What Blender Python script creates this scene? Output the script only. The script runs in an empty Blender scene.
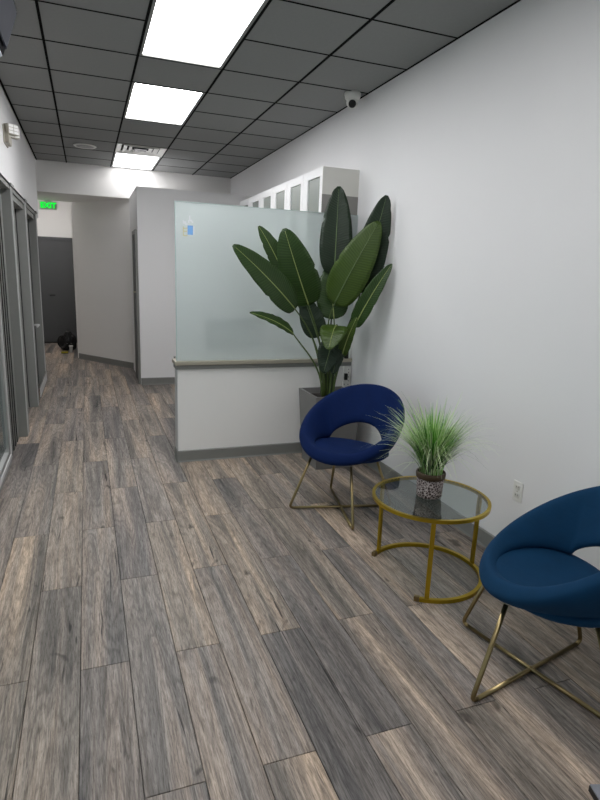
import bpy, bmesh, math, random
from mathutils import Vector, Matrix
R = random.Random(7)
scene = bpy.context.scene
C = scene.collection

# ------------------------------------------------------------------ camera
F, YAW, PIT, ROL, EYE = 560.0, .36436, .2189, .0374, 1.59
fw = Vector((math.sin(YAW)*math.cos(PIT), math.cos(YAW)*math.cos(PIT), -math.sin(PIT)))
r0 = Vector((math.cos(YAW), -math.sin(YAW), 0)); u0 = r0.cross(fw)
rr = math.cos(ROL)*r0 + math.sin(ROL)*u0
uu = -math.sin(ROL)*r0 + math.cos(ROL)*u0
cam_d = bpy.data.cameras.new('camera'); cam = bpy.data.objects.new('camera', cam_d); C.objects.link(cam)
cam.matrix_world = Matrix(((rr.x, uu.x, -fw.x, 0), (rr.y, uu.y, -fw.y, 0), (rr.z, uu.z, -fw.z, EYE), (0, 0, 0, 1)))
cam_d.sensor_width = 36; cam_d.lens = F*36/800; cam_d.clip_start = .05
scene.camera = cam

# ------------------------------------------------------------------ world, exposure
w = bpy.data.worlds.new('world'); scene.world = w; w.use_nodes = True
w.node_tree.nodes['Background'].inputs[0].default_value = (.95, .97, 1, 1)
w.node_tree.nodes['Background'].inputs[1].default_value = 1.6
scene.view_settings.view_transform = 'Standard'; scene.view_settings.look = 'None'
scene.view_settings.gamma = 1; scene.view_settings.use_curve_mapping = False
scene.view_settings.exposure = 0.12
PANEL = 13.5            # radiance of the ceiling light panels

# ------------------------------------------------------------------ material helpers
def lin(c):
    return tuple(((v/255)/12.92 if v/255 <= .04045 else ((v/255+.055)/1.055)**2.4) for v in c)
MATS = {}
def mat(name, rgb, rough=.5, metal=0., var=0., vscale=8., bump=0., bscale=60., spec=.5, **kw):
    if name in MATS: return MATS[name]
    m = bpy.data.materials.new(name); m.use_nodes = True; MATS[name] = m
    nt = m.node_tree; b = nt.nodes['Principled BSDF']; N = nt.nodes.new; K = nt.links.new
    col = (*lin(rgb), 1)
    b.inputs['Base Color'].default_value = col; b.inputs['Roughness'].default_value = rough
    b.inputs['Metallic'].default_value = metal; b.inputs['Specular IOR Level'].default_value = spec
    for k, v in kw.items(): b.inputs[k.replace('_', ' ')].default_value = v
    tc = N('ShaderNodeTexCoord')
    if var:
        n = N('ShaderNodeTexNoise'); n.inputs['Scale'].default_value = vscale; n.inputs['Detail'].default_value = 4
        K(tc.outputs['Object'], n.inputs['Vector'])
        mx = N('ShaderNodeMix'); mx.data_type = 'RGBA'
        mx.inputs[6].default_value = (*[max(0, c*(1-var)) for c in col[:3]], 1)
        mx.inputs[7].default_value = (*[min(1, c*(1+var)) for c in col[:3]], 1)
        K(n.outputs['Fac'], mx.inputs[0]); K(mx.outputs[2], b.inputs['Base Color'])
    if bump:
        n2 = N('ShaderNodeTexNoise'); n2.inputs['Scale'].default_value = bscale; n2.inputs['Detail'].default_value = 3
        K(tc.outputs['Object'], n2.inputs['Vector'])
        bp = N('ShaderNodeBump'); bp.inputs['Strength'].default_value = bump; bp.inputs['Distance'].default_value = .01
        K(n2.outputs['Fac'], bp.inputs['Height']); K(bp.outputs[0], b.inputs['Normal'])
    return m
def emis(name, rgb, s):
    m = bpy.data.materials.new(name); m.use_nodes = True; nt = m.node_tree
    nt.nodes.remove(nt.nodes['Principled BSDF'])
    e = nt.nodes.new('ShaderNodeEmission'); e.inputs[0].default_value = (*lin(rgb), 1); e.inputs[1].default_value = s
    nt.links.new(e.outputs[0], nt.nodes['Material Output'].inputs[0]); return m

M_wall = mat('wall_paint', (232, 231, 231), .75, var=.02, vscale=2, bump=.05, bscale=250)
M_wallw = mat('white_paint', (236, 234, 231), .7, var=.02, vscale=2, bump=.04, bscale=250)
M_base = mat('grey_vinyl_base', (126, 126, 122), .5, var=.06, vscale=12)
M_tile = mat('ceiling_tile', (146, 147, 146), .95, var=.05, vscale=40, bump=.25, bscale=300, spec=.1)
M_tbar = mat('black_grid', (8, 8, 8), .9, spec=.1)
M_fr = mat('grey_aluminium', (132, 133, 130), .45, .0, var=.05, vscale=20)
M_frd = mat('dark_gasket', (34, 35, 35), .6)
M_frw = mat('pale_bead', (196, 196, 196), .4)
M_dark = mat('charcoal_door', (80, 81, 82), .6, var=.06, vscale=5)
M_white = mat('white_plastic', (228, 227, 222), .4)
M_cream = mat('cream_laminate', (214, 212, 205), .5)
M_black = mat('black_plastic', (12, 12, 13), .4)
M_gold = mat('brass', (184, 158, 50), .3, 1., var=.12, vscale=25)
M_gold2 = mat('antique_gold', (146, 130, 94), .3, 1., var=.12, vscale=25)
M_steel = mat('brushed_cap', (176, 170, 154), .35, .4, var=.08, vscale=30)

# floor planks : every plank is an object, colour streaks come from its own coordinates and its random number
def plank_mat():
    m = bpy.data.materials.new('weathered_plank'); m.use_nodes = True; nt = m.node_tree
    N = nt.nodes.new; K = nt.links.new; b = nt.nodes['Principled BSDF']
    tc = N('ShaderNodeTexCoord'); oi = N('ShaderNodeObjectInfo')
    ml = N('ShaderNodeMath'); ml.operation = 'MULTIPLY'; ml.inputs[1].default_value = 61.7; K(oi.outputs['Random'], ml.inputs[0])
    cb = N('ShaderNodeCombineXYZ')
    for i in range(3): K(ml.outputs[0], cb.inputs[i])
    def noise(sx, sy, det, dist=0., rough=.55):
        mp = N('ShaderNodeVectorMath'); mp.operation = 'MULTIPLY'; mp.inputs[1].default_value = (sx, sy, 1); K(tc.outputs['Object'], mp.inputs[0])
        ad = N('ShaderNodeVectorMath'); ad.operation = 'ADD'; K(mp.outputs[0], ad.inputs[0]); K(cb.outputs[0], ad.inputs[1])
        n = N('ShaderNodeTexNoise'); n.inputs['Scale'].default_value = 1; n.inputs['Detail'].default_value = det
        n.inputs['Roughness'].default_value = rough; n.inputs['Distortion'].default_value = dist
        K(ad.outputs[0], n.inputs['Vector']); return n.outputs['Fac']
    def ramp(fac, stops):
        r = N('ShaderNodeValToRGB'); K(fac, r.inputs[0])
        while len(r.color_ramp.elements) < len(stops): r.color_ramp.elements.new(.5)
        for e, (p, c) in zip(r.color_ramp.elements, stops): e.position = p; e.color = (*lin(c), 1)
        return r.outputs[0]
    def mix(kind, f, a, c):
        x = N('ShaderNodeMix'); x.data_type = 'RGBA'; x.blend_type = kind
        if isinstance(f, (int, float)): x.inputs[0].default_value = f
        else: K(f, x.inputs[0])
        K(a, x.inputs[6]); K(c, x.inputs[7]); return x.outputs[2]
    broad = ramp(noise(9, .38, 3, .5, .55), [(.24, (122, 120, 120)), (.38, (168, 164, 161)), (.50, (200, 191, 184)), (.60, (214, 199, 187)), (.71, (252, 232, 212))])
    smoke = ramp(noise(16, .9, 5, .7, .65), [(.30, (150, 150, 153)), (.52, (232, 231, 230)), (.62, (255, 255, 255))])
    c = mix('MULTIPLY', .68, broad, smoke)
    streak = ramp(noise(60, 2.0, 5, .9, .7), [(.30, (140, 138, 136)), (.52, (236, 234, 232)), (.62, (255, 255, 255))])
    c = mix('MULTIPLY', .6, c, streak)
    fine = ramp(noise(240, 16, 4, .6, .75), [(.36, (128, 124, 120)), (.58, (255, 255, 255))])
    c = mix('MULTIPLY', .68, c, fine)
    # wavy cathedral grain
    mp = N('ShaderNodeVectorMath'); mp.operation = 'MULTIPLY'; mp.inputs[1].default_value = (9, .8, 1); K(tc.outputs['Object'], mp.inputs[0])
    ad = N('ShaderNodeVectorMath'); ad.operation = 'ADD'; K(mp.outputs[0], ad.inputs[0]); K(cb.outputs[0], ad.inputs[1])
    gn = N('ShaderNodeTexNoise'); gn.inputs['Scale'].default_value = 1; gn.inputs['Detail'].default_value = 2; gn.inputs['Distortion'].default_value = .5; K(ad.outputs[0], gn.inputs['Vector'])
    g1 = N('ShaderNodeMath'); g1.operation = 'MULTIPLY'; g1.inputs[1].default_value = 95; K(gn.outputs['Fac'], g1.inputs[0])
    g2 = N('ShaderNodeMath'); g2.operation = 'SINE'; K(g1.outputs[0], g2.inputs[0])
    g3 = N('ShaderNodeMapRange'); g3.inputs[1].default_value = -1; g3.inputs[2].default_value = 1; K(g2.outputs[0], g3.inputs[0])
    c = mix('MULTIPLY', .34, c, ramp(g3.outputs[0], [(.0, (130, 127, 124)), (.6, (255, 255, 255))]))
    # dark splits and knots
    c = mix('MULTIPLY', .85, c, ramp(noise(17, .9, 3, 2.0), [(.29, (56, 54, 52)), (.33, (255, 255, 255))]))
    c = mix('MULTIPLY', .6, c, ramp(noise(13, 6, 2, .4), [(.25, (60, 54, 48)), (.32, (255, 255, 255))]))
    # per-plank tone
    tone = ramp(oi.outputs['Random'], [(0, (212, 211, 212)), (.4, (236, 233, 230)), (.7, (250, 243, 234)), (1, (255, 247, 236))])
    c = mix('MULTIPLY', 1, c, tone)
    K(c, b.inputs['Base Color'])
    b.inputs['Roughness'].default_value = .5; b.inputs['Specular IOR Level'].default_value = .35
    bp = N('ShaderNodeBump'); bp.inputs['Strength'].default_value = .18; bp.inputs['Distance'].default_value = .004
    K(noise(150, 5, 4), bp.inputs['Height']); K(bp.outputs[0], b.inputs['Normal'])
    return m
M_plank = plank_mat()

def velvet(name, rgb):
    m = mat(name, rgb, .85, var=.22, vscale=9, bump=.12, bscale=35, spec=.2)
    b = m.node_tree.nodes['Principled BSDF']
    b.inputs['Sheen Weight'].default_value = .22; b.inputs['Sheen Roughness'].default_value = .35
    b.inputs['Sheen Tint'].default_value = (*lin((30, 85, 135)), 1)
    return m
M_navy = velvet('navy_velvet', (1, 27, 74)); M_teal_lit = velvet('teal_lit_velvet', (6, 52, 84))  # teal copy of the navy velvet: the light's hue is in its colour

def glass_clear(name, tint, rough=.02, fac=.85):
    m = bpy.data.materials.new(name); m.use_nodes = True; nt = m.node_tree; nt.nodes.remove(nt.nodes['Principled BSDF'])
    t = nt.nodes.new('ShaderNodeBsdfTransparent'); t.inputs[0].default_value = (*lin(tint), 1)
    g = nt.nodes.new('ShaderNodeBsdfGlossy'); g.inputs['Roughness'].default_value = rough
    lf = nt.nodes.new('ShaderNodeLayerWeight'); lf.inputs[0].default_value = .5
    pw = nt.nodes.new('ShaderNodeMath'); pw.operation = 'POWER'; pw.inputs[1].default_value = 4; nt.links.new(lf.outputs['Facing'], pw.inputs[0])
    lw = nt.nodes.new('ShaderNodeMath'); lw.operation = 'MULTIPLY_ADD'; lw.inputs[1].default_value = .6; lw.inputs[2].default_value = .08; nt.links.new(pw.outputs[0], lw.inputs[0])
    x = nt.nodes.new('ShaderNodeMixShader'); nt.links.new(lw.outputs[0], x.inputs[0])
    nt.links.new(t.outputs[0], x.inputs[1]); nt.links.new(g.outputs[0], x.inputs[2])
    nt.links.new(x.outputs[0], nt.nodes['Material Output'].inputs[0]); return m
M_glass = glass_clear('clear_glass', (222, 228, 226)); M_wglass = glass_clear('window_glass', (200, 208, 208))
def frosted():
    m = bpy.data.materials.new('frosted_glass'); m.use_nodes = True; nt = m.node_tree; nt.nodes.remove(nt.nodes['Principled BSDF'])
    N = nt.nodes.new; K = nt.links.new
    rf = N('ShaderNodeBsdfRefraction'); rf.inputs[0].default_value = (*lin((246, 251, 250)), 1); rf.inputs['Roughness'].default_value = .38; rf.inputs['IOR'].default_value = 1.12
    df = N('ShaderNodeBsdfDiffuse'); df.inputs[0].default_value = (*lin((222, 229, 228)), 1)
    tl = N('ShaderNodeBsdfTranslucent'); tl.inputs[0].default_value = (*lin((238, 244, 243)), 1)
    gl = N('ShaderNodeBsdfGlossy'); gl.inputs['Roughness'].default_value = .12
    x0 = N('ShaderNodeMixShader'); x0.inputs[0].default_value = .4; K(df.outputs[0], x0.inputs[1]); K(tl.outputs[0], x0.inputs[2])
    x1 = N('ShaderNodeMixShader'); x1.inputs[0].default_value = .55; K(rf.outputs[0], x1.inputs[1]); K(x0.outputs[0], x1.inputs[2])
    x2 = N('ShaderNodeMixShader'); x2.inputs[0].default_value = .05; K(x1.outputs[0], x2.inputs[1]); K(gl.outputs[0], x2.inputs[2])
    K(x2.outputs[0], nt.nodes['Material Output'].inputs[0]); return m
M_frost = frosted()

# ------------------------------------------------------------------ mesh helpers
def bx(bm, x0, x1, y0, y1, z0, z1, bev=0.):
    r = bmesh.ops.create_cube(bm, size=1)
    bmesh.ops.scale(bm, vec=(x1-x0, y1-y0, z1-z0), verts=r['verts'])
    bmesh.ops.translate(bm, vec=((x0+x1)/2, (y0+y1)/2, (z0+z1)/2), verts=r['verts'])
    if bev:
        es = list({e for v in r['verts'] for e in v.link_edges})
        bmesh.ops.bevel(bm, geom=es, offset=bev, segments=2, affect='EDGES', profile=.6)
def loft(bm, loops, cap=True, closed=False):
    vs = [[bm.verts.new(p) for p in l] for l in loops]
    n = len(vs[0]); L = len(vs)
    for i in range(L if closed else L-1):
        a, b = vs[i], vs[(i+1) % L]
        for j in range(n): bm.faces.new((a[j], a[(j+1) % n], b[(j+1) % n], b[j]))
    if cap and not closed: bm.faces.new(vs[0][::-1]); bm.faces.new(vs[-1])
def tube(bm, pts, rad, n=8, closed=False):
    pts = [Vector(p) for p in pts]; L = len(pts); loops = []; prev = None
    for i, p in enumerate(pts):
        if closed: d = (pts[(i+1) % L]-pts[i-1]).normalized()
        else: d = (pts[min(i+1, L-1)]-pts[max(i-1, 0)]).normalized()
        a = prev if prev else (Vector((0, 0, 1)) if abs(d.z) < .9 else Vector((1, 0, 0)))
        s = (a - d*a.dot(d)).normalized(); prev = s; t = d.cross(s)
        q = rad(i/(L-1)) if callable(rad) else rad
        loops.append([p + q*(math.cos(k*2*math.pi/n)*s + math.sin(k*2*math.pi/n)*t) for k in range(n)])
    loft(bm, loops, True, closed)
def lathe(bm, prof, n=32, c=(0, 0, 0)):
    loft(bm, [[(c[0]+r*math.cos(k*2*math.pi/n), c[1]+r*math.sin(k*2*math.pi/n), c[2]+z) for k in range(n)] for r, z in prof])
def rounded(pts, rad, seg=5):
    pts = [Vector(p) for p in pts]; out = [pts[0]]
    for i in range(1, len(pts)-1):
        a, p, b = pts[i-1], pts[i], pts[i+1]
        d1 = (a-p).normalized(); d2 = (b-p).normalized()
        s = p+d1*rad; e = p+d2*rad
        for k in range(seg+1):
            t = k/seg; out.append((1-t)**2*s + 2*t*(1-t)*p + t*t*e)
    return out+[pts[-1]]
def obj(name, bm, m, parent=None, smooth=False, loc=None):
    me = bpy.data.meshes.new(name)
    if isinstance(bm, bmesh.types.BMesh):
        bmesh.ops.recalc_face_normals(bm, faces=bm.faces); bm.to_mesh(me); bm.free()
    else: me = bm
    if m and not me.materials: me.materials.append(m)
    if smooth:
        for p in me.polygons: p.use_smooth = True
    o = bpy.data.objects.new(name, me); C.objects.link(o)
    if parent: o.parent = parent
    if loc: o.location = loc
    return o
def box(name, m, ext, parent=None, bev=0., loc=None):
    bm = bmesh.new(); bx(bm, *ext, bev); return obj(name, bm, m, parent, loc=loc)
def tag(o, label, cat, group=None):
    o['label'] = label; o['category'] = cat
    if group: o['group'] = group
    return o
def thing(name, label, cat, loc=(0, 0, 0), rz=0., group=None):
    o = bpy.data.objects.new(name, None); C.objects.link(o); o.location = loc; o.rotation_euler = (0, 0, rz); o.empty_display_size = .1
    return tag(o, label, cat, group)
def struct(o, label=None):
    o['kind'] = 'structure'
    if label: o['label'] = label
    return o
def copy_tree(o, parent=None):
    c = o.copy(); C.objects.link(c); c.parent = parent
    for ch in list(o.children): copy_tree(ch, c)
    return c
def subtract(o, ext):   # not used for looks, only to make straight openings from pieces
    pass

# ------------------------------------------------------------------ the room shell
XR, XL, YB, YF, ZC = 2.238, -.615, 9.37, -2.3, 3.07
SL = -1.35                     # hall left side
# floor: dark substrate and single planks
floor = struct(box('floor', mat('floor_substrate', (30, 28, 26), .9), (SL-.1, XR+.1, YF-.1, 13.1, -.06, -.009)), 'weathered grey brown wood plank floor in half bond')
PW, PL = .19, 1.324
meshes = {}
def plank_mesh(wd, ln):
    k = (round(wd, 3), round(ln, 3))
    if k not in meshes:
        bm = bmesh.new(); g = .0011; b = .0016
        def ring(i, z): return [(-wd/2+i, -ln/2+i, z), (wd/2-i, -ln/2+i, z), (wd/2-i, ln/2-i, z), (-wd/2+i, ln/2-i, z)]
        loft(bm, [ring(g, -.009), ring(g, -.0015), ring(g+b, 0)])
        bmesh.ops.recalc_face_normals(bm, faces=bm.faces)
        me = bpy.data.meshes.new('floor_plank'); bm.to_mesh(me); bm.free(); me.materials.append(M_plank); meshes[k] = me
    return meshes[k]
for r in range(-6, 14):
    x0 = -.28+PW*r; x1 = min(x0+PW, XR)
    x0c = max(x0, SL)
    if x1-x0c < .01: continue
    y = (1.476 if r % 2 == 0 else 2.138)-PL*3
    while y < 12.95:
        a, b2 = max(y, YF), min(y+PL, 12.95)
        y += PL
        if b2-a < .02: continue
        if x1 < -.5 and b2 < 9.2: 
            if x1 < XL-.15: continue
        if x0 > .75 and a > 9.5: continue
        if x0 > -.1 and a > 10.9: continue
        obj('floor_plank', plank_mesh(x1-x0c, b2-a), None, floor, loc=((x0c+x1)/2, (a+b2)/2, 0))

# ceiling: slab above, tiles in a black grid, every tile its own piece
ceil = struct(box('ceiling', mat('plenum', (20, 20, 20), .9), (XL, XR, YF, YB, ZC+.03, ZC+.08)), 'dark grey suspended tile ceiling with black grid')
G = .61; gx = [XR-G*i for i in range(5)]+[XL]; Y0 = 3.33
lights_k = [-9, -5, -2, 0, 3, 8]         # first row of each two-row troffer in the third column
lights_k = [-6, -3, 0, 3, 8]
skip = {(2, k+d) for k in lights_k for d in (0, 1)} | {(2, 7)}
tmesh = {}
def tile_mesh(wd, ln):
    k = (round(wd, 3), round(ln, 3))
    if k not in tmesh:
        bm = bmesh.new()
        def ring(i, z): return [(-wd/2+i, -ln/2+i, z), (wd/2-i, -ln/2+i, z), (wd/2-i, ln/2-i, z), (-wd/2+i, ln/2-i, z)]
        loft(bm, [ring(.002, .018), ring(.002, .003), ring(.006, 0)])
        bmesh.ops.recalc_face_normals(bm, faces=bm.faces)
        me = bpy.data.meshes.new('ceiling_tile'); bm.to_mesh(me); bm.free(); me.materials.append(M_tile); tmesh[k] = me
    return tmesh[k]
for c in range(5):
    xa, xb = gx[c+1], gx[c]
    for k in range(-10, 11):
        a, b2 = max(Y0+k*G, YF), min(Y0+(k+1)*G, YB)
        if b2-a < .03 or (c, k) in skip: continue
        obj('ceiling_tile', tile_mesh(xb-xa, b2-a), None, ceil, loc=((xa+xb)/2, (a+b2)/2, ZC))
for x in gx:
    wbar = .017
    xx = min(max(x, XL+wbar), XR-.006)
    box('grid_bar', M_tbar, (-wbar/2 if x < XR else -.006, wbar/2 if x < XR else .006, YF, YB, -.004, .02), ceil, loc=(xx, 0, ZC))
for k in range(-9, 11):
    y = Y0+k*G
    if y > YB-.02: continue
    for c in range(5):
        if (c, k) in skip and (c, k-1) in skip and k not in lights_k and (k != 7): continue
        box('grid_bar', M_tbar, (gx[c+1]+.006, gx[c]-.006, -.006, .006, -.003, .02), ceil, loc=(0, y, ZC))

def wallbox(name, ext, m=None, label=None):
    return struct(box(name, m or M_wall, ext), label)
wallbox('wall_right', (XR, XR+.12, YF, 9.5, 0, ZC+.08), M_wall, 'long pale grey-white painted wall')
# front wall behind the camera with a shop window that lets daylight in
wf = wallbox('wall_front', (SL-.1, XR+.12, YF-.12, YF, 0, .12), M_wall, 'shop front wall with a wide window')
box('wall_pier', M_wall, (SL-.1, -.45, YF-.12, YF, .12, ZC+.08), wf); box('wall_pier', M_wall, (2.0, XR+.12, YF-.12, YF, .12, ZC+.08), wf)
box('wall_header', M_wall, (-.45, 2.0, YF-.12, YF, 2.6, ZC+.08), wf)
wn = struct(box('window_1', M_wglass, (-.41, 1.96, YF-.065, YF-.055, .16, 2.56)), 'shop front window behind the viewer')
for e in ((-.45, -.41, 0, 0, .12, 2.6), (1.96, 2.0, 0, 0, .12, 2.6), (.755, .795, 0, 0, .16, 2.56), (-.41, 1.96, 0, 0, .12, .16), (-.41, 1.96, 0, 0, 2.56, 2.6)):
    box('window_frame', M_fr, (e[0], e[1], YF-.09, YF-.03, e[4], e[5]), wn)
# left wall above the shop-front frames, and the part near the camera
wallbox('wall_left', (XL-.12, XL, YF, 9.3, 2.262, ZC+.08), M_wall, 'white painted wall strip above the grey frames')
wallbox('wall_left_near', (XL-.12, XL, YF, 1.0, 0, 2.262), M_wall, 'white painted wall beside the shop front')
# soffit at the back, hall beyond it
sf = wallbox('wall_soffit', (SL, XR, YB, 10.55, 2.64, ZC+.08), M_wallw, 'white dropped soffit across the back of the room')
wallbox('wall_hall_return', (SL-.1, XL-.12, 9.2, 9.3, 0, ZC), M_wall)
wallbox('wall_hall_left', (SL-.1, SL, 9.3, 13.0, 0, 3.05), M_wallw)
wallbox('wall_hall_right', (-.20, -.08, 10.72, 13.0, 0, 3.05), M_wallw)
wallbox('wall_hall_end', (SL-.1, 2.3, 12.96, 13.06, 0, 3.05), M_wallw, 'white end wall of the hall above the dark door')
wallbox('ceiling_hall', (SL-.1, .9, 10.55, 13.06, 3.05, 3.12), M_wallw)
# angled wall
bm = bmesh.new(); a = Vector((-.175, 10.62, 0)); b = Vector((.69, 9.37, 0)); d = (b-a).normalized(); n = Vector((-d.y, d.x, 0))
if n.y < 0: n = -n
q = [a, b, b+n*.12, a+n*.12]
loft(bm, [[p for p in q], [p+Vector((0, 0, 2.64)) for p in q]])
struct(obj('wall_angled', bm, M_wallw), 'white angled wall turning towards the back hall')
def base(name, a, b, n, h=.1, t=.012, label=None):
    a = Vector((*a, 0)); b = Vector((*b, 0)); n = Vector((*n, 0)).normalized()
    bm = bmesh.new()
    prof = [(0, .001), (t*1.6, .001), (t, .012), (t, h-.006), (t*.5, h), (0, h)]
    loft(bm, [[p+n*u+Vector((0, 0, z)) for u, z in prof] for p in (a, b)])
    return struct(obj(name, bm, M_base), label)
base('baseboard_angled', a.to_2d(), b.to_2d(), (-n).to_2d(), label='grey vinyl base along the angled wall')
base('baseboard_right', (XR, YF), (XR, 4.6), (-1, 0), label='grey vinyl base along the right wall')
# back block lower than the ceiling, with the door in its side
YBK = 8.03; XBK = .662
blk = wallbox('wall_block', (XBK, XR, YBK, 9.39, 0, 2.65), mat('block_paint', (232, 231, 231), .75, var=.02, vscale=2), 'lower white wall block at the back of the room')
base('baseboard_block', (XBK, YBK), (XR, YBK), (0, -1), label='grey vinyl base along the back wall block')
dr = struct(box('door_1', M_dark, (XBK-.02, XBK, 8.14, 8.58, .01, 2.06)), 'dark grey door in the side of the back block')
for e in ((8.09, 8.14, 0, 2.11), (8.58, 8.63, 0, 2.11), (8.14, 8.58, 2.06, 2.11)):
    box('door_frame', M_base, (XBK-.03, XBK, e[0], e[1], e[2], e[3]), dr)
bm = bmesh.new(); tube(bm, [(XBK-.02, 8.22, 1.28), (XBK-.05, 8.22, 1.28), (XBK-.05, 8.30, 1.28)], .01); obj('door_handle', bm, M_steel, dr)
# end door of the hall
ed = struct(box('door_2', M_dark, (-1.05, -.16, 12.91, 12.96, .012, 2.11)), 'charcoal double door closing the back hall')
for e in ((-1.11, -1.05, 0, 2.17), (-.26, -.205, 0, 2.17), (-1.05, -.26, 2.11, 2.17)):
    box('door_frame', M_dark, (e[0], e[1], 12.895, 12.96, e[2], e[3]), ed)
box('door_sweep', M_black, (-1.05, -.26, 12.895, 12.91, .005, .03), ed)
bm = bmesh.new(); tube(bm, [(-.72, 12.91, 1.0), (-.72, 12.85, 1.0), (-.62, 12.85, 1.0)], .012); obj('door_handle', bm, M_black, ed)

# ------------------------------------------------------------------ left shop-front frames
XF = -.585             # front face of the frames
def bay(name, y0, y1, label, sill=0., leaf='door', handle=None):
    """opening between two posts: recessed leaf"""
    o = struct(box(name, M_fr if leaf == 'door' else M_wglass, (-.715, -.70, y0+.05, y1-.05, .06, 2.17)), label)
    box('door_stile', M_fr, (-.735, -.68, y0, y0+.09, .01, 2.17), o); box('door_stile', M_fr, (-.735, -.68, y1-.09, y1, .01, 2.17), o)
    box('door_rail', M_fr, (-.735, -.68, y0+.09, y1-.09, .01, .22), o); box('door_rail', M_fr, (-.735, -.68, y0+.09, y1-.09, 2.05, 2.17), o)
    box('door_header', M_fr, (-.735, XF-.02, y0, y1, 2.17, 2.225), o)
    box('door_gasket', M_frd, (-.68, -.672, y1-.014, y1, .01, 2.17), o); box('door_gasket', M_frd, (-.68, -.672, y0, y0+.014, .01, 2.17), o)
    if handle:
        bm = bmesh.new(); tube(bm, [(-.68, handle, .845), (-.60, handle, .845), (-.60, handle-.22, .845)], .013, 8); obj('door_handle', bm, M_frw, o)
    return o
def post(name, y0, y1, label):
    o = struct(box(name, M_fr, (-.735, XF, y0, y1, 0, 2.262), bev=.004), label)
    box('trim_cap', M_fr, (-.735, XF+.012, y0-.012, y1+.012, 2.252, 2.278), o, .003)
    box('trim_bead', M_frw, (XF, XF+.006, y0+.02, y0+.032, .02, 2.245), o)
    box('trim_gasket', M_frd, (-.70, -.688, y0-.004, y0, .01, 2.17), o)
    return o
struct(box('trim_1', M_fr, (-.735, XF-.006, 1.0, 8.5, 2.225, 2.262)), 'grey aluminium head rail over the left frames')
struct(box('shadow_line_strip', M_frd, (XL-.02, XF+.004, 1.0, 8.5, 2.262, 2.270)), 'thin dark shadow line above the head rail')
# nearest glazed bay with pale glazing bead
g = struct(box('window_2', M_wglass, (-.665, -.657, 1.1, 4.82, .16, 2.17)), 'glazed bay in the grey shop-front frame nearest the camera')
box('window_frame', M_fr, (-.70, -.61, 1.0, 1.1, 0, 2.225), g); box('window_frame', M_fr, (-.70, -.64, 4.82, 4.92, 0, 2.225), g)
box('window_rail', M_fr, (-.70, -.64, 1.1, 4.82, 0, .12), g); box('window_rail', M_fr, (-.70, -.64, 1.1, 4.82, 2.13, 2.225), g)
box('window_rail', M_fr, (-.70, -.64, 2.95, 3.03, .12, 2.13), g)
box('glazing_bead', M_frw, (-.645, -.63, 4.885, 4.915, .06, 2.13), g); box('glazing_bead', M_frw, (-.645, -.63, 1.1, 4.915, .055, .085), g)
s = struct(box('trim_3', M_fr, (-.735, -.66, 4.92, 5.68, 0, 2.225)), 'grey infill panel with dark gaskets beside the glazed bay')
for k in range(5): box('trim_gasket', M_frd, (-.66, -.652, 4.96+k*.13, 4.985+k*.13, .01, 2.2), s)
post('trim_4', 5.68, 5.86, 'grey frame post between the first two recessed bays')
bay('door_3', 5.86, 6.92, 'recessed grey door in the middle bay of the left frames')
post('trim_5', 6.92, 7.10, 'grey frame post in the middle of the left frames')
bay('door_4', 7.10, 8.32, 'recessed grey door with pale lever near the hall', handle=7.95)
post('trim_6', 8.32, 8.5, 'last grey frame post at the hall corner')
wallbox('wall_left_end', (-.735, -.66, 8.5, 9.3, 0, 2.262), M_wall, 'short wall past the last grey post')
# low pale louvre in front of the last bay
lv = thing('floor_grille', 'pale slatted grille low on the left frames near the hall', 'grille', (XF+.001, 7.74, .03))
box('frame', M_fr, (0, .01, -.5, .72, 0, .015), lv); box('frame', M_fr, (0, .01, -.5, .72, .13, .145), lv)
for k in range(15): box('slat', M_frw, (.002, .010, -.48+k*.08, -.44+k*.08, .015, .13), lv)

# ------------------------------------------------------------------ ceiling light troffers
def panel_mat(PANEL):
    m = bpy.data.materials.new('prismatic_diffuser'); m.use_nodes = True; nt = m.node_tree; nt.nodes.remove(nt.nodes['Principled BSDF'])
    N = nt.nodes.new; K = nt.links.new
    tc = N('ShaderNodeTexCoord'); v = N('ShaderNodeTexVoronoi'); v.inputs['Scale'].default_value = 70; K(tc.outputs['Object'], v.inputs['Vector'])
    mr = N('ShaderNodeMapRange'); mr.inputs[1].default_value = 0; mr.inputs[2].default_value = .6; mr.inputs[3].default_value = 1.0; mr.inputs[4].default_value = .85; K(v.outputs['Distance'], mr.inputs[0])
    mu = N('ShaderNodeMath'); mu.operation = 'MULTIPLY'; mu.inputs[1].default_value = PANEL; K(mr.outputs[0], mu.inputs[0])
    e = N('ShaderNodeEmission'); e.inputs[0].default_value = (*lin((251, 251, 253)), 1); K(mu.outputs[0], e.inputs[1])
    K(e.outputs[0], nt.nodes['Material Output'].inputs[0]); return m
M_panels = {k: panel_mat(PANEL*f) for k, f in ((0, 1.1), (3, 1.55), (8, .46), (-3, .75), (-6, .7))}
xa, xb = gx[3], gx[2]
names = {0: 'large white fluorescent ceiling light nearest the camera, cut by the top edge', 3: 'middle white fluorescent ceiling light of the row',
         8: 'farthest white ceiling light, touching the air vent and back soffit', -3: 'white fluorescent ceiling light overhead behind the camera', -6: 'white fluorescent ceiling light by the shop front window'}
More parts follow.
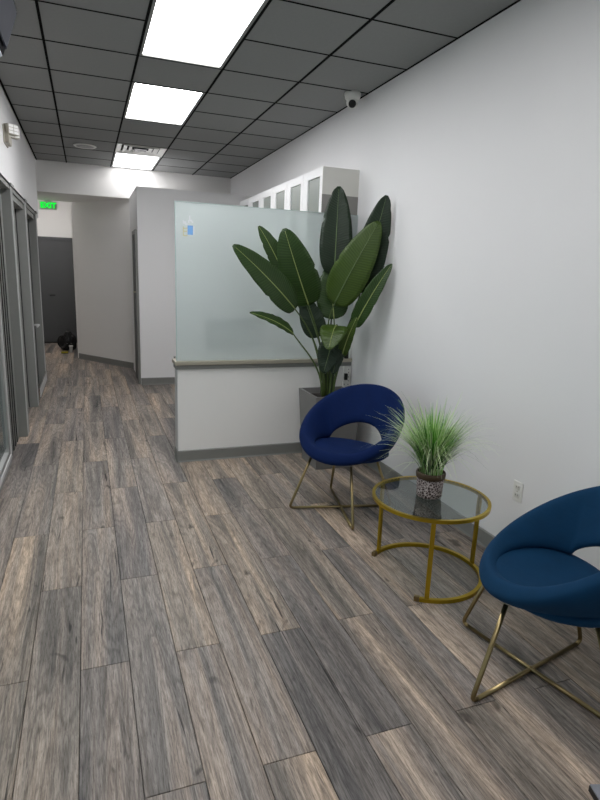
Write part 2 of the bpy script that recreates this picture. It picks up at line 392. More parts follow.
for k in lights_k:
    ya = Y0+k*G; yb = min(ya+2*G, YB-.004)
    t = thing('ceiling_light', names[k], 'ceiling light', ((xa+xb)/2, (ya+yb)/2, ZC), group='fluorescent ceiling lights in a row')
    hw, hl = (xb-xa)/2-.007, (yb-ya)/2-.006
    for e in ((-hw, -hw+.022, -hl, hl), (hw-.022, hw, -hl, hl), (-hw+.022, hw-.022, -hl, -hl+.022), (-hw+.022, hw-.022, hl-.022, hl)):
        box('frame', M_fr, (*e, -.002, .024), t)
    box('diffuser', M_panels[k], (-hw+.022, hw-.022, -hl+.022, hl-.022, .006, .012), t)
    box('housing', M_tbar, (-hw, hw, -hl, hl, .024, .029), t)
# air vent
t = thing('air_vent', 'white square ceiling air vent with dark centre beside the farthest light', 'vent', ((xa+xb)/2, Y0+7.5*G, ZC))
h = .297
box('backing', mat('duct_dark', (16, 16, 16), .9), (-h, h, -h, h, .02, .028), t)
for q0, q1, dz in ((.297, .235, .002), (.215, .165, -.004), (.145, .105, -.01)):
    bm = bmesh.new()
    def sq(s, z): return [(-s, -s, z), (s, -s, z), (s, s, z), (-s, s, z)]
    loft(bm, [sq(q0, -.002-dz), sq(q1, .018), sq(q1-.004, .018), sq(q0-.006, -.006-dz)], cap=False, closed=True)
    obj('louvre', bm, M_white, t)
box('core', M_black, (-.075, .075, -.075, .075, 0, .018), t, .004)

# ------------------------------------------------------------------ small fixtures
# round ceiling speaker
t = thing('ceiling_speaker', 'round pale ceiling speaker disc in the left tiles near the back', 'speaker', (.052, 8.01, ZC))
bm = bmesh.new(); lathe(bm, [(.001, -.004), (.10, -.008), (.125, -.012), (.135, -.006), (.137, -.0005), (.001, -.0005)]); obj('rim', bm, M_white, t, True)
bm = bmesh.new(); lathe(bm, [(.001, -.016), (.06, -.015), (.105, -.010), (.105, -.006), (.001, -.006)]); obj('grille', bm, mat('speaker_grille', (170, 170, 170), .6, bump=.4, bscale=300), t, True)
# security camera
t = thing('security_camera', 'white turret security camera on the ceiling by the right wall', 'camera', (2.118, 4.6, ZC))
bm = bmesh.new(); lathe(bm, [(.001, 0), (.068, 0), (.068, -.018), (.060, -.045), (.052, -.055), (.001, -.055)], 28); obj('mount', bm, M_white, t, True)
bm = bmesh.new(); bmesh.ops.create_uvsphere(bm, u_segments=24, v_segments=16, radius=.049); bmesh.ops.translate(bm, verts=bm.verts, vec=(0, 0, -.07)); obj('ball', bm, M_white, t, True)
dv = Vector((-.36, -.80, -.50)).normalized(); rot = dv.to_track_quat('Z', 'Y').to_matrix().to_4x4()
bm = bmesh.new(); lathe(bm, [(.001, .054), (.022, .054), (.031, .049), (.031, .036), (.001, .036)], 20); bmesh.ops.transform(bm, matrix=Matrix.Translation((0, 0, -.07)) @ rot, verts=bm.verts); obj('lens', bm, M_black, t, True)
# emergency light on the left wall
t = thing('emergency_light', 'beige twin-head emergency light high on the left wall', 'emergency light', (XL, 5.85, 2.70)); t.scale = (.85, .85, .85)
M_beige = mat('beige_plastic', (178, 172, 158), .5)
box('housing', M_beige, (.0, .05, -.12, .12, -.10, .0), t, .012)
box('backplate', M_beige, (0, .012, -.15, .15, -.11, .06), t, .004)
for yy, aim in ((-.05, .1), (.12, -.1)):
    bm = bmesh.new(); bx(bm, .0, .075, -.06, .06, -.05, .05, .008)
    bmesh.ops.transform(bm, matrix=Matrix.Translation((.045, yy, .03)) @ Matrix.Rotation(-.95+aim, 4, 'Z'), verts=bm.verts); hd = obj('lamp_head', bm, M_beige, t)
    for i in range(2):
        for j in range(3):
            bm = bmesh.new(); bx(bm, .074, .079, -.052+i*.055, -.003+i*.055, -.044+j*.031, -.018+j*.031, .002)
            bmesh.ops.transform(bm, matrix=Matrix.Translation((.045, yy, .03)) @ Matrix.Rotation(-.95+aim, 4, 'Z'), verts=bm.verts)
            obj('reflector_cell', bm, mat('reflector', (240, 240, 236), .25), hd)
# exit sign
t = thing('exit_sign', 'green lit exit sign hanging under the back soffit', 'exit sign', (-.535, 10.47, 2.625))
box('housing', M_white, (-.13, .13, -.02, .02, -.135, -.012), t, .004); box('canopy', M_white, (-.05, .05, -.025, .025, -.012, .015), t)
fc = bpy.data.curves.new('letters', 'FONT'); fc.body = 'EXIT'; fc.size = .115; fc.align_x = 'CENTER'; fc.align_y = 'CENTER'; fc.extrude = .002; fc.offset = .004
fo = bpy.data.objects.new('tmp', fc); C.objects.link(fo)
dg = bpy.context.evaluated_depsgraph_get(); me = bpy.data.meshes.new_from_object(fo.evaluated_get(dg)); bpy.data.objects.remove(fo)
me.materials.clear(); me.materials.append(emis('green_letters', (10, 255, 70), 1.1))
lo = bpy.data.objects.new('letters', me); C.objects.link(lo); lo.parent = t; lo.location = (0, -.0225, -.074); lo.rotation_euler = (math.pi/2, 0, 0); lo['label'] = 'green glowing letters EXIT'
# wall outlet
t = thing('wall_outlet', 'white duplex outlet plate low on the right wall behind the nearer chair', 'outlet', (XR, 2.35, .442))
box('plate', M_white, (-.006, 0, -.036, .036, -.058, .058), t, .003)
for dz in (-.024, .024):
    o = box('receptacle', M_cream, (-.009, -.006, -.017, .017, dz-.014, dz+.014), t, .003)
    for dy in (-.007, .007): box('slot', M_black, (-.0095, -.0088, dy-.0015, dy+.0015, dz-.002, dz+.007), o)
bm = bmesh.new(); lathe(bm, [(.001, 0), (.003, 0), (.003, .002), (.001, .002)], 10); bmesh.ops.transform(bm, matrix=Matrix.Translation((-.006, 0, 0)) @ Matrix.Rotation(-math.pi/2, 4, 'Y'), verts=bm.verts); obj('screw', bm, M_steel, t)
# dark screen at the upper left corner, on a wall bracket
t = thing('wall_screen', 'dark tilted screen on a wall bracket at the top left corner', 'screen', (-.30, 2.55, 2.66))
Ms = mat('screen_gloss', (22, 27, 42), .6, spec=.04)
def prism(name, m, pts, y0, y1, par):
    bm = bmesh.new(); loft(bm, [[(x, yy, z) for x, z in pts] for yy in (y0, y1)]); bmesh.ops.bevel(bm, geom=bm.edges[:], offset=.004, segments=2, affect='EDGES'); return obj(name, bm, m, par)
prism('casing', mat('black_casing', (17, 18, 21), .8, spec=.03), [(.0, -.19), (.068, .005), (.045, .06), (.0, .10), (-.06, .05), (-.03, -.17)], -.5, .45, t)
prism('display', Ms, [(.012, -.165), (.064, -.012), (.070, -.014), (.018, -.167)], -.48, .43, t)
prism('bottom_shine', mat('painted_shine', (205, 212, 222), .4), [(-.02, -.196), (-.004, -.196), (.001, -.184), (-.02, -.184)], -.48, .44, t)  # pale strip painted as the light reflected along the screen's lower edge
box('bracket', M_black, (-.315, -.03, -.04, .04, -.06, .0), t)

# ------------------------------------------------------------------ reception partition
YP = 4.6
pw = wallbox('wall_partition', (.668, XR, YP, YP+.13, 0, .825), M_wallw, 'white half-height partition wall')
base('baseboard_partition', (.668, YP), (XR, YP), (0, -1), label='grey vinyl base along the half wall')
base('baseboard_partition_end', (.668, YP-.012), (.668, YP+.13), (-1, 0))
struct(box('trim_8', M_steel, (.645, XR, YP-.03, YP+.16, .835, .868), bev=.006), 'brushed metal ledge cap on the half wall')
struct(box('trim_9', M_base, (.656, XR, YP-.016, YP+.146, .80, .835)), 'grey strip under the ledge cap')
struct(box('end_shade_strip', M_frw, (.664, .668, YP, YP+.13, .1, .80)), 'end face of the half wall with its shade painted grey')  # grey strip puts the shade of the end face into colour
gp = tag(box('frosted_screen', M_frost, (.668, XR-.002, YP+.01, YP+.02, .868, 2.112)), 'tall frosted greenish glass panel on top of the white half wall', 'screen')
box('edge_strip', mat('glass_edge', (196, 214, 210), .2), (.662, .668, YP+.008, YP+.022, .868, 2.112), gp)
box('edge_strip', mat('glass_edge', (196, 214, 210), .2), (.662, XR-.002, YP+.008, YP+.022, 2.112, 2.116), gp)
# screen reflection on the glass, painted as flat coloured patches
t = thing('glass_reflection', 'small white and blue painted reflection on the upper left of the frosted glass', 'glint', (.77, YP+.0095, 1.93))
M_dw = mat('reflection_white', (245, 247, 250), .5); M_db = mat('reflection_blue', (120, 170, 225), .5); M_dy = mat('reflection_yellow', (222, 218, 180), .5)
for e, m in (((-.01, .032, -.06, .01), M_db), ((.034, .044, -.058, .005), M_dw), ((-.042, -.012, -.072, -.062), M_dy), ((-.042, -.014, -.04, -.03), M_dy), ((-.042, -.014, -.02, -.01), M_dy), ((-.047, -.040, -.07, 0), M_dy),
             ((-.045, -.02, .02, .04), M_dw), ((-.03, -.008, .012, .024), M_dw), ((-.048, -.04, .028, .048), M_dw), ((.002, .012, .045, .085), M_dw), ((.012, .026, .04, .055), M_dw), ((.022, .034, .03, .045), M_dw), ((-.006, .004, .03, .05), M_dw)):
    box('reflection_patch', m, (e[0], e[1], -.001, 0, e[2], e[3]), t)
# white multi-outlet adapter and black bottle at the wall end of the ledge
t = thing('outlet_adapter', 'white multi-outlet wall adapter with a black plug beside the planter', 'adapter', (2.195, YP, .71))
box('body', M_white, (-.04, .035, -.035, 0, -.11, .085), t, .006)
for zz in (-.08, -.045, -.01, .03, .06):
    box('socket_slot', M_black, (.008, .013, -.0365, -.0345, zz-.006, zz+.006), t)
box('socket_slot', M_black, (-.03, -.025, -.0365, -.0345, -.085, -.072), t)
box('plug', M_black, (-.035, -.006, -.06, -.035, -.035, .025), t, .004)
t = thing('black_bottle', 'small black bottle standing on the ledge by the right wall', 'bottle', (2.185, YP-.008, .868))
bm = bmesh.new(); lathe(bm, [(.001, 0), (.02, 0), (.021, .004), (.021, .07), (.016, .082), (.009, .088), (.009, .10), (.001, .10)], 20); obj('body', bm, M_black, t, True)
bm = bmesh.new(); lathe(bm, [(.001, .10), (.011, .10), (.011, .118), (.001, .118)], 16); obj('cap', bm, M_white, t)

# upper cabinets on the right wall behind the glass
XCAB, ZT, ZB = 1.90, 2.49, 1.55
M_cab = mat('white_cabinet', (238, 238, 238), .4); M_pane = mat('grey_door_glass', (140, 146, 140), .25)
M_cgrey = mat('grey_cabinet_side', (138, 136, 132), .5)
ord_ = ['first white wall cabinet, right behind the glass panel', 'second white wall cabinet from the glass panel', 'third white wall cabinet from the glass panel',
        'fourth white wall cabinet from the glass panel', 'fifth white wall cabinet from the glass panel', 'sixth and last white wall cabinet, by the back block']
for i in range(6):
    y0 = 4.645+.465*i; y1 = y0+.462
    t = thing('wall_cabinet', ord_[i], 'cabinet', (XR, y0, ZB), group='white wall cabinets behind the reception glass')
    box('carcass', M_cab, (XCAB-XR+.02, 0, 0, y1-y0, 0, ZT-ZB), t)
    d = box('door', M_pane, (XCAB-XR+.010, XCAB-XR+.018, .05, .40, .06, ZT-ZB-.07), t)
    for e in ((0, .06, 0, ZT-ZB), (.345, .462, 0, ZT-ZB), (.06, .345, 0, .07), (.06, .345, ZT-ZB-.07, ZT-ZB)):
        box('door_rail', M_cab, (XCAB-XR, XCAB-XR+.019, e[0]+.001, e[1]-.001, e[2], e[3]), d)
    if i == 0:
        box('side_panel', M_cream, (XCAB-XR, 0, -.008, 0, 2.27-ZB, ZT-ZB), t)
        sp = box('side_panel', M_cgrey, (XCAB-XR, 0, -.008, 0, 0, 2.27-ZB), t); sp['label'] = 'grey lower side panel'
# reception desk and monitor glimpsed as dark blur through the frosted glass
t = thing('reception_desk', 'grey reception desk blurred behind the frosted glass', 'desk', (1.35, 5.45, 0))
box('top', M_base, (-.55, .5, -.32, .32, .71, .74), t, .004)
for e in (-.54, .47): box('side_panel', M_base, (e, e+.025, -.30, .30, .002, .71), t)
box('front_panel', M_base, (-.51, .47, .26, .28, .1, .71), t)
t = thing('monitor', 'dark teal monitor blurred behind the frosted glass', 'monitor', (1.32, 5.30, .74))
M_tl = mat('dark_teal', (36, 66, 70), .4)
box('screen', M_tl, (-.27, .27, -.012, .012, .10, .43), t, .006); box('neck', M_black, (-.025, .025, .012, .03, .01, .2), t); box('foot', M_black, (-.11, .11, -.07, .08, 0, .012), t, .004)

# ------------------------------------------------------------------ chairs
def make_chair(label, M_v, loc, front, group):
    ang = math.atan2(front[1], front[0])+math.pi/2        # local -Y is the front
    t = thing('accent_chair', label, 'chair', (*loc, 0), ang, group)
    # wrap-around band: rises from the seat front to the tall back, an opening is left above the seat
    bm = bmesh.new(); loops = []; NL = 120
    OFF = .058
    for i in range(NL):
        ph = 2*math.pi*i/NL; tt = (1-math.cos(ph))/2
        s3 = tt*tt*(3-2*tt); dg = abs((ph+math.pi) % (2*math.pi)-math.pi)*180/math.pi
        x = min(1., (180-dg)/66); h = max(0., 1-x*x)**.66
        rad = Vector((math.sin(ph), -math.cos(ph), 0))
        te = .85*tt+.15*s3
        T = Vector((.352*math.sin(ph), -(.298+.027*tt)*math.cos(ph)+OFF+.02*tt, .436+.395*te))
        rB = .245-.022*h
        B = Vector((rB*1.03*math.sin(ph), -rB*math.cos(ph)+OFF, (.415+.03*math.sin(ph)**2*(1-h)+.15*h)))
        c = (T+B)/2; p = T-B; wd = p.length; p.normalize()
        q = (Vector((0, 0, 1))*p.dot(rad)-rad*p.z).normalized() if abs(p.z) > 1e-6 else Vector((0, 0, 1))
        th = .082-.008*s3; l = []
        for k in range(24):
            a = 2*math.pi*k/24; ca, sa = math.cos(a), math.sin(a); e = .7
            u = wd/2*math.copysign(abs(ca)**e, ca); v = th/2*math.copysign(abs(sa)**e, sa)
            l.append(c+p*u+q*(v+.16*(u*u/wd-wd*.12)))
        loops.append(l)
    loft(bm, loops, closed=True)
    obj('backrest', bm, M_v, t, True)
    # seat pad, dished
    bm = bmesh.new(); prof = []
    rings = [(0, .436), (.08, .437), (.16, .441), (.22, .448), (.268, .454), (.296, .447), (.298, .43), (.275, .408), (.22, .393), (.1, .386), (0, .386)]
    n = 40
    L = [[((r+.001)*1.0*math.cos(k*2*math.pi/n), (r+.001)*.84*math.sin(k*2*math.pi/n)+.038, z-.10*max(0, (r*math.sin(k*2*math.pi/n)-.02))) for k in range(n)] for r, z in rings]
    loft(bm, L); obj('seat', bm, M_v, t, True)
    # piping under the rim
    # two crossing hairpin frames
    hd, ht, zr = .368, .225, .0095
    for sgn in (1, -1):
        f = Vector((sgn*hd*.7071, -hd*.7071, 0)); g = -f
        zc = zr+.0005+(.0 if sgn == 1 else .004)
        pts = [f*(ht/hd)+Vector((0, 0, .385)), f+Vector((0, 0, zc)), g+Vector((0, 0, zc)), g*(ht/hd)+Vector((0, 0, .385))]
        rp = rounded(pts, .035, 6); m1 = len(rp)//2
        A = rp[:m1-6]; 
        i1 = 7; i2 = len(rp)-8
        bm = bmesh.new(); tube(bm, rp[:i1+1], .0095, 10); obj('leg', bm, M_gold2, t, True)
        bm = bmesh.new(); tube(bm, [rp[i1], rp[i2]], .0095, 10); obj('floor_bar', bm, M_gold2, t, True)
        bm = bmesh.new(); tube(bm, rp[i2:], .0095, 10); obj('leg', bm, M_gold2, t, True)
    bm = bmesh.new(); lathe(bm, [(.001, .02), (.006, .02), (.006, .025), (.001, .027)], 10); obj('bolt', bm, M_gold2, t, True)
    return t
make_chair('navy velvet round chair with open back in front of the grey planter', M_navy, (1.610, 3.335), (-.84, -.54), 'round velvet chairs on gold legs')
make_chair('round velvet chair, teal light put into its colour, with open back cut by the right edge', M_teal_lit, (1.678, 1.565), (-.84, .54), 'round velvet chairs on gold legs')

# ------------------------------------------------------------------ glass coffee table
TC = (1.694, 2.405); TZ = .45; TR = .314
t = thing('coffee_table', 'round glass coffee table with brass ring and open curved base', 'table', (*TC, 0))
def ringbar(r0, r1, z0, z1, a0, a1, n, full=False):
    bm = bmesh.new(); L = []
    for i in range(n+(0 if full else 1)):
        a = a0+(a1-a0)*i/n; c, s = math.cos(a), math.sin(a)
        L.append([(r0*c, r0*s, z0), (r1*c, r1*s, z0), (r1*c, r1*s, z1), (r0*c, r0*s, z1)])
    loft(bm, L, True, full); return bm
obj('ring', ringbar(TR-.017, TR, TZ-.018, TZ, 0, 2*math.pi, 72, True), M_gold, t)
bm = bmesh.new(); lathe(bm, [(.001, TZ-.008), (TR-.017, TZ-.008), (TR-.017, TZ-.001), (.001, TZ-.001)], 64); obj('glass_top', bm, M_glass, t)
RB = .305
a_e1 = math.atan2(2.66-2.42, 1.51-1.685); a_e2 = math.atan2(2.17-2.42, 1.48-1.685)+2*math.pi
obj('base_ring', ringbar(RB-.01, RB+.01, .001, .021, a_e2-2*math.pi, a_e1, 56), M_gold, t)
for k in (a_e1, a_e2):
    cx, cy = (RB+.0)*math.cos(k), RB*math.sin(k)
    bm = bmesh.new(); bx(bm, -.014, .014, -.012, .012, .0, .027, .003)
    bmesh.ops.transform(bm, matrix=Matrix.Translation((cx, cy, 0)) @ Matrix.Rotation(k+math.pi/2, 4, 'Z'), verts=bm.verts); obj('foot_cap', bm, M_gold2, t)
for k in (a_e1-.16, a_e2+.16, math.atan2(2.396-2.42, 1.985-1.685), ):
    bm = bmesh.new(); c, s = math.cos(k), math.sin(k)
    L = []
    for rr_, z in ((RB, .02), (RB+.004, TZ-.02)):
        L.append([Vector((rr_*c, rr_*s, z))+Vector((c, s, 0))*u*.007+Vector((-s, c, 0))*v*.0115 for u, v in ((-1, -1), (1, -1), (1, 1), (-1, 1))])
    loft(bm, L); obj('leg', bm, M_gold, t)

# ------------------------------------------------------------------ potted grass on the table
t = thing('potted_grass', 'green artificial grass in a brown and white speckled pot on the glass table', 'plant', (1.692, 2.42, TZ))
def speckle():
    m = bpy.data.materials.new('speckled_pot'); m.use_nodes = True; nt = m.node_tree; b = nt.nodes['Principled BSDF']; N = nt.nodes.new; K = nt.links.new
    tc = N('ShaderNodeTexCoord'); v = N('ShaderNodeTexVoronoi'); v.feature = 'DISTANCE_TO_EDGE'; v.inputs['Scale'].default_value = 75; K(tc.outputs['Object'], v.inputs['Vector'])
    r = N('ShaderNodeValToRGB'); K(v.outputs['Distance'], r.inputs[0]); r.color_ramp.interpolation = 'CONSTANT'
    r.color_ramp.elements[0].color = (*lin((190, 178, 174)), 1); r.color_ramp.elements[1].position = .075; r.color_ramp.elements[1].color = (*lin((58, 38, 36)), 1)
    K(r.outputs[0], b.inputs['Base Color']); b.inputs['Roughness'].default_value = .5; return m
bm = bmesh.new(); lathe(bm, [(.001, 0), (.064, 0), (.068, .006), (.073, .112), (.001, .112)], 32); pot = obj('pot', bm, speckle(), t, True)
bm = bmesh.new(); lathe(bm, [(.073, .105), (.077, .107), (.079, .128), (.077, .138), (.070, .138), (.068, .118), (.069, .105)], 32); obj('rim', bm, mat('brown_rim', (72, 54, 34), .6, var=.2, vscale=30), pot, True)
bm = bmesh.new(); lathe(bm, [(.001, .112), (.069, .112), (.069, .122), (.04, .128), (.001, .13)], 24); obj('moss', bm, mat('moss', (58, 62, 34), .95, var=.4, vscale=60, bump=.6, bscale=80), t)
def blades(name, n, seed, colour, hmin, hmax, spread, wd, droop):
    q = random.Random(seed); bm = bmesh.new()
    for i in range(n):
        a = q.uniform(0, 2*math.pi); sp = spread*(q.random()**.7); h = q.uniform(hmin, hmax)*(1-.3*sp/max(spread, .01)*q.random())
        r1 = q.uniform(0, .045); o = Vector((r1*math.cos(a+q.uniform(-.6, .6)), r1*math.sin(a+q.uniform(-.6, .6)), .125)); o = Vector((o.x, o.y, .122))
        d = Vector((math.cos(a), math.sin(a), 0)); s = Vector((-d.y, d.x, 0)); S = 7; pr = None
        dr = droop*q.uniform(.2, 1.)
        s = (s*math.cos(q.uniform(-1, 1)) + d*.3).normalized()
        for k in range(S+1):
            u = k/S
            p = o+d*(sp*(u**1.5))+Vector((0, 0, h*(u-dr*u**3)))
            hw = wd*(1-u**1.6)*.5+.0003
            cur = (bm.verts.new(p-s*hw), bm.verts.new(p+s*hw))
            if pr: bm.faces.new((pr[0], pr[1], cur[1], cur[0]))
            pr = cur
    o = obj(name, bm, colour, t); o['kind'] = 'stuff'; return o
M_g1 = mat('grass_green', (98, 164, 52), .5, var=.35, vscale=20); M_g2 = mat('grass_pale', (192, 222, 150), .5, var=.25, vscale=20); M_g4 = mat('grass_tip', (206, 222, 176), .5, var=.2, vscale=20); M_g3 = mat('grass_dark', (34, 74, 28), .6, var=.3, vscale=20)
blades('grass_blades', 230, 1, M_g1, .26, .44, .20, .006, .15)
blades('grass_blades', 240, 2, M_g2, .27, .46, .27, .0055, .25)
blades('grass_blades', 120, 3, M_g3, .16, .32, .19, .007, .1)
blades('fine_blades', 230, 4, M_g4, .36, .54, .36, .0042, .72)
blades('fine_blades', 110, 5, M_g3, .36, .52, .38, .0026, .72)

blades('long_blades', 46, 9, M_g4, .26, .40, .33, .0058, .95)

# ------------------------------------------------------------------ tall potted plant in the corner
t = thing('potted_plant', 'tall broad-leaved artificial plant in a square grey planter in the corner', 'plant', (1.90, 4.28, 0))
M_pl = mat('grey_planter', (118, 116, 114), .55, var=.05, vscale=6)
bm = bmesh.new()
def sq2(h, z): return [(-h, -h, z), (h, -h, z), (h, h, z), (-h, h, z)]
loft(bm, [sq2(.165, .002), sq2(.205, .625), sq2(.205, .632), sq2(.186, .632), sq2(.180, .56)]); obj('planter', bm, M_pl, t)
bm = bmesh.new(); loft(bm, [sq2(.178, .565), sq2(.178, .585), sq2(.10, .60)]); obj('soil', bm, mat('dark_soil', (40, 36, 30), .95, var=.4, vscale=40, bump=.6, bscale=60), t)
def leaf_mat(name, rgb, rgb2):
    m = bpy.data.materials.new(name); m.use_nodes = True; nt = m.node_tree; b = nt.nodes['Principled BSDF']; N = nt.nodes.new; K = nt.links.new
    uv = N('ShaderNodeUVMap'); sx = N('ShaderNodeSeparateXYZ'); K(uv.outputs[0], sx.inputs[0])
    ab = N('ShaderNodeMath'); ab.operation = 'ABSOLUTE'; K(sx.outputs[1], ab.inputs[0])
    m1 = N('ShaderNodeMath'); m1.operation = 'MULTIPLY'; m1.inputs[1].default_value = 190; K(sx.outputs[0], m1.inputs[0])
    m2 = N('ShaderNodeMath'); m2.operation = 'MULTIPLY'; m2.inputs[1].default_value = 14; K(ab.outputs[0], m2.inputs[0])
    sb = N('ShaderNodeMath'); sb.operation = 'SUBTRACT'; K(m1.outputs[0], sb.inputs[0]); K(m2.outputs[0], sb.inputs[1])
    sn = N('ShaderNodeMath'); sn.operation = 'SINE'; K(sb.outputs[0], sn.inputs[0])
    mr = N('ShaderNodeMapRange'); mr.inputs[1].default_value = -1; mr.inputs[2].default_value = 1; K(sn.outputs[0], mr.inputs[0])
    nz = N('ShaderNodeTexNoise'); nz.inputs['Scale'].default_value = 9; tc = N('ShaderNodeTexCoord'); K(tc.outputs['Object'], nz.inputs['Vector'])
    x = N('ShaderNodeMix'); x.data_type = 'RGBA'; x.inputs[6].default_value = (*lin(rgb), 1); x.inputs[7].default_value = (*lin(rgb2), 1)
    av = N('ShaderNodeMath'); av.operation = 'MULTIPLY'; K(mr.outputs[0], av.inputs[0]); K(nz.outputs['Fac'], av.inputs[1])
    K(av.outputs[0], x.inputs[0]); K(x.outputs[2], b.inputs['Base Color'])
    b.inputs['Roughness'].default_value = .42; b.inputs['Specular IOR Level'].default_value = .4
    bp = N('ShaderNodeBump'); bp.inputs['Strength'].default_value = .35; bp.inputs['Distance'].default_value = .004; K(mr.outputs[0], bp.inputs['Height']); K(bp.outputs[0], b.inputs['Normal'])
    return m
LM = {'mid': leaf_mat('leaf_green', (34, 58, 16), (54, 82, 30)), 'dark': leaf_mat('leaf_dark', (20, 38, 20), (38, 56, 36)), 'bright': leaf_mat('leaf_olive', (50, 72, 14), (68, 90, 22))}
M_rib = mat('midrib', (150, 162, 96), .5); M_ribd = mat('midrib_dull', (92, 112, 70), .5); M_stem = mat('leaf_stalk', (74, 92, 42), .5, var=.2, vscale=20)
M_stemd = mat('leaf_stalk_dark', (40, 54, 28), .5, var=.2, vscale=20)
O = Vector((1.90, 4.28, 0))
TOC = Vector((-.40, -.91, .0))
def leaf(b, tip, wd, kind, face=(0, 0, 0), fold=.18, bend=.06, curl=0., root=(1.86, 4.28), sag=.0, stemr=.007, back=False, seed=0, stem=True):
    q = random.Random(seed+11)
    b = Vector(b)-O; tip = Vector(tip)-O; d = tip-b; Ln = d.length; dn = d.normalized()
    nrm = (TOC+Vector(face)); nrm = (nrm-dn*nrm.dot(dn)).normalized(); s = dn.cross(nrm)
    NU, NV = 26, 8; bm = bmesh.new(); uvl = bm.loops.layers.uv.new('UVMap')
    notches = [(q.uniform(.3, .9), q.choice((-1, 1))) for _ in range(2)]
    def shape(u):
        a = u**.72
        return (math.sin(math.pi*min(1, a*.985+.012)))**.5 * (1-.12*u)
    def P(u, v):
        hw = wd/2*max(.0, shape(u))*1.06
        for un, sd in notches:
            if v*sd > .7: hw *= 1-.10*math.exp(-((u-un)/.015)**2)
        off = bend*Ln*4*u*(1-u) - curl*Ln*u*u
        return b+d*u+s*v*hw+nrm*(off+fold*abs(v)*hw*(1 if not back else -1)+.003*math.sin(u*31+v*2)*abs(v))
    V = [[bm.verts.new(P(i/NU, -1+2*j/NV)) for j in range(NV+1)] for i in range(NU+1)]
    for i in range(NU):
        for j in range(NV):
            f = bm.faces.new((V[i][j], V[i+1][j], V[i+1][j+1], V[i][j+1]))
            for lp, (ii, jj) in zip(f.loops, ((i, j), (i+1, j), (i+1, j+1), (i, j+1))): lp[uvl].uv = (ii/NU*Ln/.6, -1+2*jj/NV)
    bmesh.ops.remove_doubles(bm, verts=bm.verts, dist=.0002)
    lf = obj('leaf', bm, LM[kind], t, True)
    sm = lf.modifiers.new('thick', 'SOLIDIFY'); sm.thickness = .0016
    bm = bmesh.new(); tube(bm, [P(i/16*.97, 0)+nrm*.0015 for i in range(17)], lambda u: .0048*(1-u)+.0012, 6); obj('midrib', bm, M_ribd if kind == 'dark' or back else M_rib, lf, True)
    if stem:
        r = Vector((*root, .58))-O
        d0 = (P(.06, 0)-P(0, 0)).normalized()
        h = (b-r).length
        c1 = r+Vector((0, 0, h*.45)); c2 = b-d0*h*.28-Vector((0, 0, sag))
        pts = [(1-u)**3*r+3*u*(1-u)**2*c1+3*u*u*(1-u)*c2+u**3*b for u in [k/14 for k in range(15)]]
        bm = bmesh.new(); tube(bm, pts, lambda u: stemr*(1.25-.55*u), 7); obj('stem', bm, M_stem if kind != 'dark' else M_stemd, t, True)
    return lf
leaf((1.531, 4.20, 1.329), (.996, 4.05, 1.784), .22, 'mid', (.1, 0, .45), .12, .05, .02, (1.835, 4.26), seed=1)
leaf((1.49, 4.40, 1.60), (1.277, 4.40, 1.954), .15, 'mid', (.5, 0, .2), .2, .05, 0, (1.845, 4.33), seed=2)
leaf((1.664, 4.25, 1.36), (1.405, 4.15, 1.925), .30, 'mid', (-.1, 0, .2), .12, .06, .03, (1.855, 4.28), seed=3)
leaf((1.925, 4.36, 1.60), (1.955, 4.42, 2.308), .265, 'dark', (0, 0, -.15), .10, .03, 0, (1.885, 4.31), seed=4)  # tall leaf: its shade is put into the dark green
leaf((1.865, 4.20, 1.37), (2.085, 3.95, 2.01), .30, 'bright', (-.1, 0, .3), .10, .04, .05, (1.875, 4.27), back=True, seed=5)
leaf((2.07, 4.15, 1.47), (2.16, 3.98, 2.206), .25, 'dark', (-.15, 0, -.1), .12, .03, 0, (1.915, 4.29), seed=6)
leaf((2.025, 4.13, 1.20), (2.195, 3.90, 1.701), .145, 'mid', (-.5, .1, .1), .30, .05, .02, (1.91, 4.25), seed=7)
leaf((1.521, 4.20, 1.136), (1.15, 4.10, 1.316), .105, 'mid', (.1, 0, .9), .25, .06, .06, (1.82, 4.25), sag=.06, seed=8)
leaf((1.916, 4.30, 1.246), (1.90, 4.40, 1.68), .26, 'mid', (0, 0, 0), .12, .03, 0, (1.885, 4.29), seed=9)
leaf((1.775, 4.30, 1.095), (1.66, 4.36, 1.42), .20, 'dark', (.2, 0, 0), .15, .05, 0, (1.85, 4.30), seed=10)
leaf((1.88, 4.17, 1.205), (1.75, 4.00, 1.04), .215, 'bright', (-.2, 0, .8), .12, .12, .05, (1.88, 4.24), seed=11)
leaf((1.89, 4.24, 1.085), (1.80, 4.20, .81), .19, 'dark', (0, 0, .2), .15, .05, 0, (1.88, 4.25), seed=12)
leaf((1.95, 4.22, 1.12), (1.875, 4.18, .80), .13, 'dark', (.1, 0, .1), .15, .03, 0, (1.895, 4.25), seed=14)
leaf((1.955, 4.18, .96), (2.00, 4.05, 1.28), .11, 'bright', (-.7, 0, .2), .25, .06, .02, (1.905, 4.22), seed=13)
for k, (x, y, h, r) in enumerate(((1.885, 4.26, .34, .017), (1.90, 4.28, .30, .014), (1.875, 4.29, .26, .012))):
    bm = bmesh.new(); tube(bm, [(x-O.x+.012*math.sin(i*.5+k), y-O.y, .58+h*i/8) for i in range(9)], lambda u: r*(1-.45*u), 9); obj('stalk', bm, M_stem if k == 0 else M_stemd, t, True)

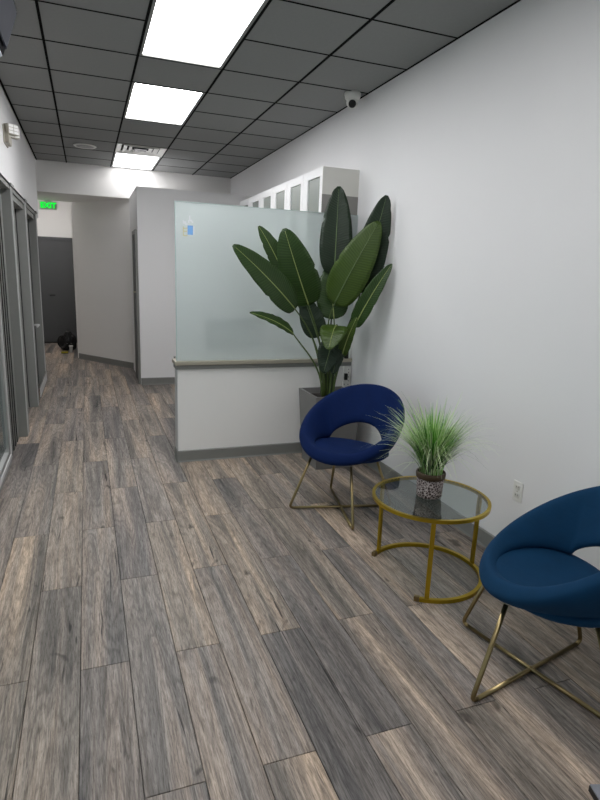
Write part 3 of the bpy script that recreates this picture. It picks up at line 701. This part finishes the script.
# ------------------------------------------------------------------ odds and ends
# black bag and bottles at the end of the hall
t = thing('equipment_bag', 'black lumpy equipment bag on the floor of the back hall', 'bag', (-.36, 11.75, 0))
bm = bmesh.new(); bmesh.ops.create_icosphere(bm, subdivisions=4, radius=1)
for v in bm.verts:
    p = v.co; n1 = math.sin(p.x*5+1)*math.cos(p.z*6)*.08+math.sin(p.x*11+p.y*7)*.04
    s = 1+n1; v.co = Vector((p.x*.16*s-.03, p.y*.16*s, .012+(max(p.z, -.72)+.72)*.21*s*(1.0-.16*max(0, p.x))))
obj('body', bm, mat('black_nylon', (9, 9, 10), .6, bump=.5, bscale=14), t, True)
bm = bmesh.new(); tube(bm, [(-.13+.07*math.cos(a), -.17, .19+.11*math.sin(a)) for a in [k*2*math.pi/24 for k in range(24)]], .014, 8, True); obj('hose', bm, M_black, t, True)
bm = bmesh.new(); tube(bm, [(-.09, -.10, .28), (-.06, -.13, .36), (.03, -.13, .37), (.06, -.10, .28)], .012, 8); obj('handle', bm, M_black, t, True)
box('zip', M_fr, (-.08, .05, -.165, -.152, .15, .156), t)
t = thing('white_bottle', 'small white bottle with cap standing before the black bag', 'bottle', (-.33, 11.42, 0))
bm = bmesh.new(); lathe(bm, [(.001, .001), (.028, .001), (.03, .01), (.03, .10), (.022, .115), (.001, .115)], 20); obj('body', bm, mat('grey_bottle', (168, 168, 168), .4), t, True)
bm = bmesh.new(); lathe(bm, [(.001, .115), (.036, .115), (.036, .135), (.001, .137)], 20); obj('cap', bm, M_white, t)
t = thing('yellow_sponge', 'small yellow sponge on the hall floor left of the white bottle', 'sponge', (-.44, 11.32, 0))
box('pad', mat('yellow_foam', (150, 138, 46), .9, bump=.5, bscale=120), (-.06, .06, -.04, .04, .006, .035), t, .008); box('scourer', mat('green_scourer', (52, 60, 36), .95), (-.058, .058, -.038, .038, .001, .007), t)
# corner of a grey mat with black edge
t = thing('floor_pad', 'corner of a grey pad with black edge at the bottom right', 'pad', (1.447, 1.052, 0))
bm = bmesh.new()
pd = [(0, 0), (.30, -.10), (.20, -.45), (-.12, -.36)]
def pr(sc, z): 
    cx = sum(p[0] for p in pd)/4; cy = sum(p[1] for p in pd)/4
    return [(cx+(x-cx)*sc, cy+(y-cy)*sc, z) for x, y in pd]
loft(bm, [pr(1, .001), pr(1, .022), pr(.985, .024)]); obj('edge', bm, M_black, t)
bm = bmesh.new(); loft(bm, [pr(.992, .0235), pr(.992, .028), pr(.985, .029)]); obj('pad', bm, mat('grey_pad', (136, 138, 146), .7, var=.05, vscale=30), t)
# hall ceiling light
t = thing('hall_light', 'ceiling light hidden behind the soffit in the back hall', 'ceiling light', (-.75, 11.6, 3.05))
box('diffuser', emis('hall_panel', (252, 251, 252), 13), (-.28, .28, -.28, .28, -.02, -.012), t); box('frame', M_white, (-.3, .3, -.3, .3, -.012, 0), t)
bpy.context.view_layer.update()
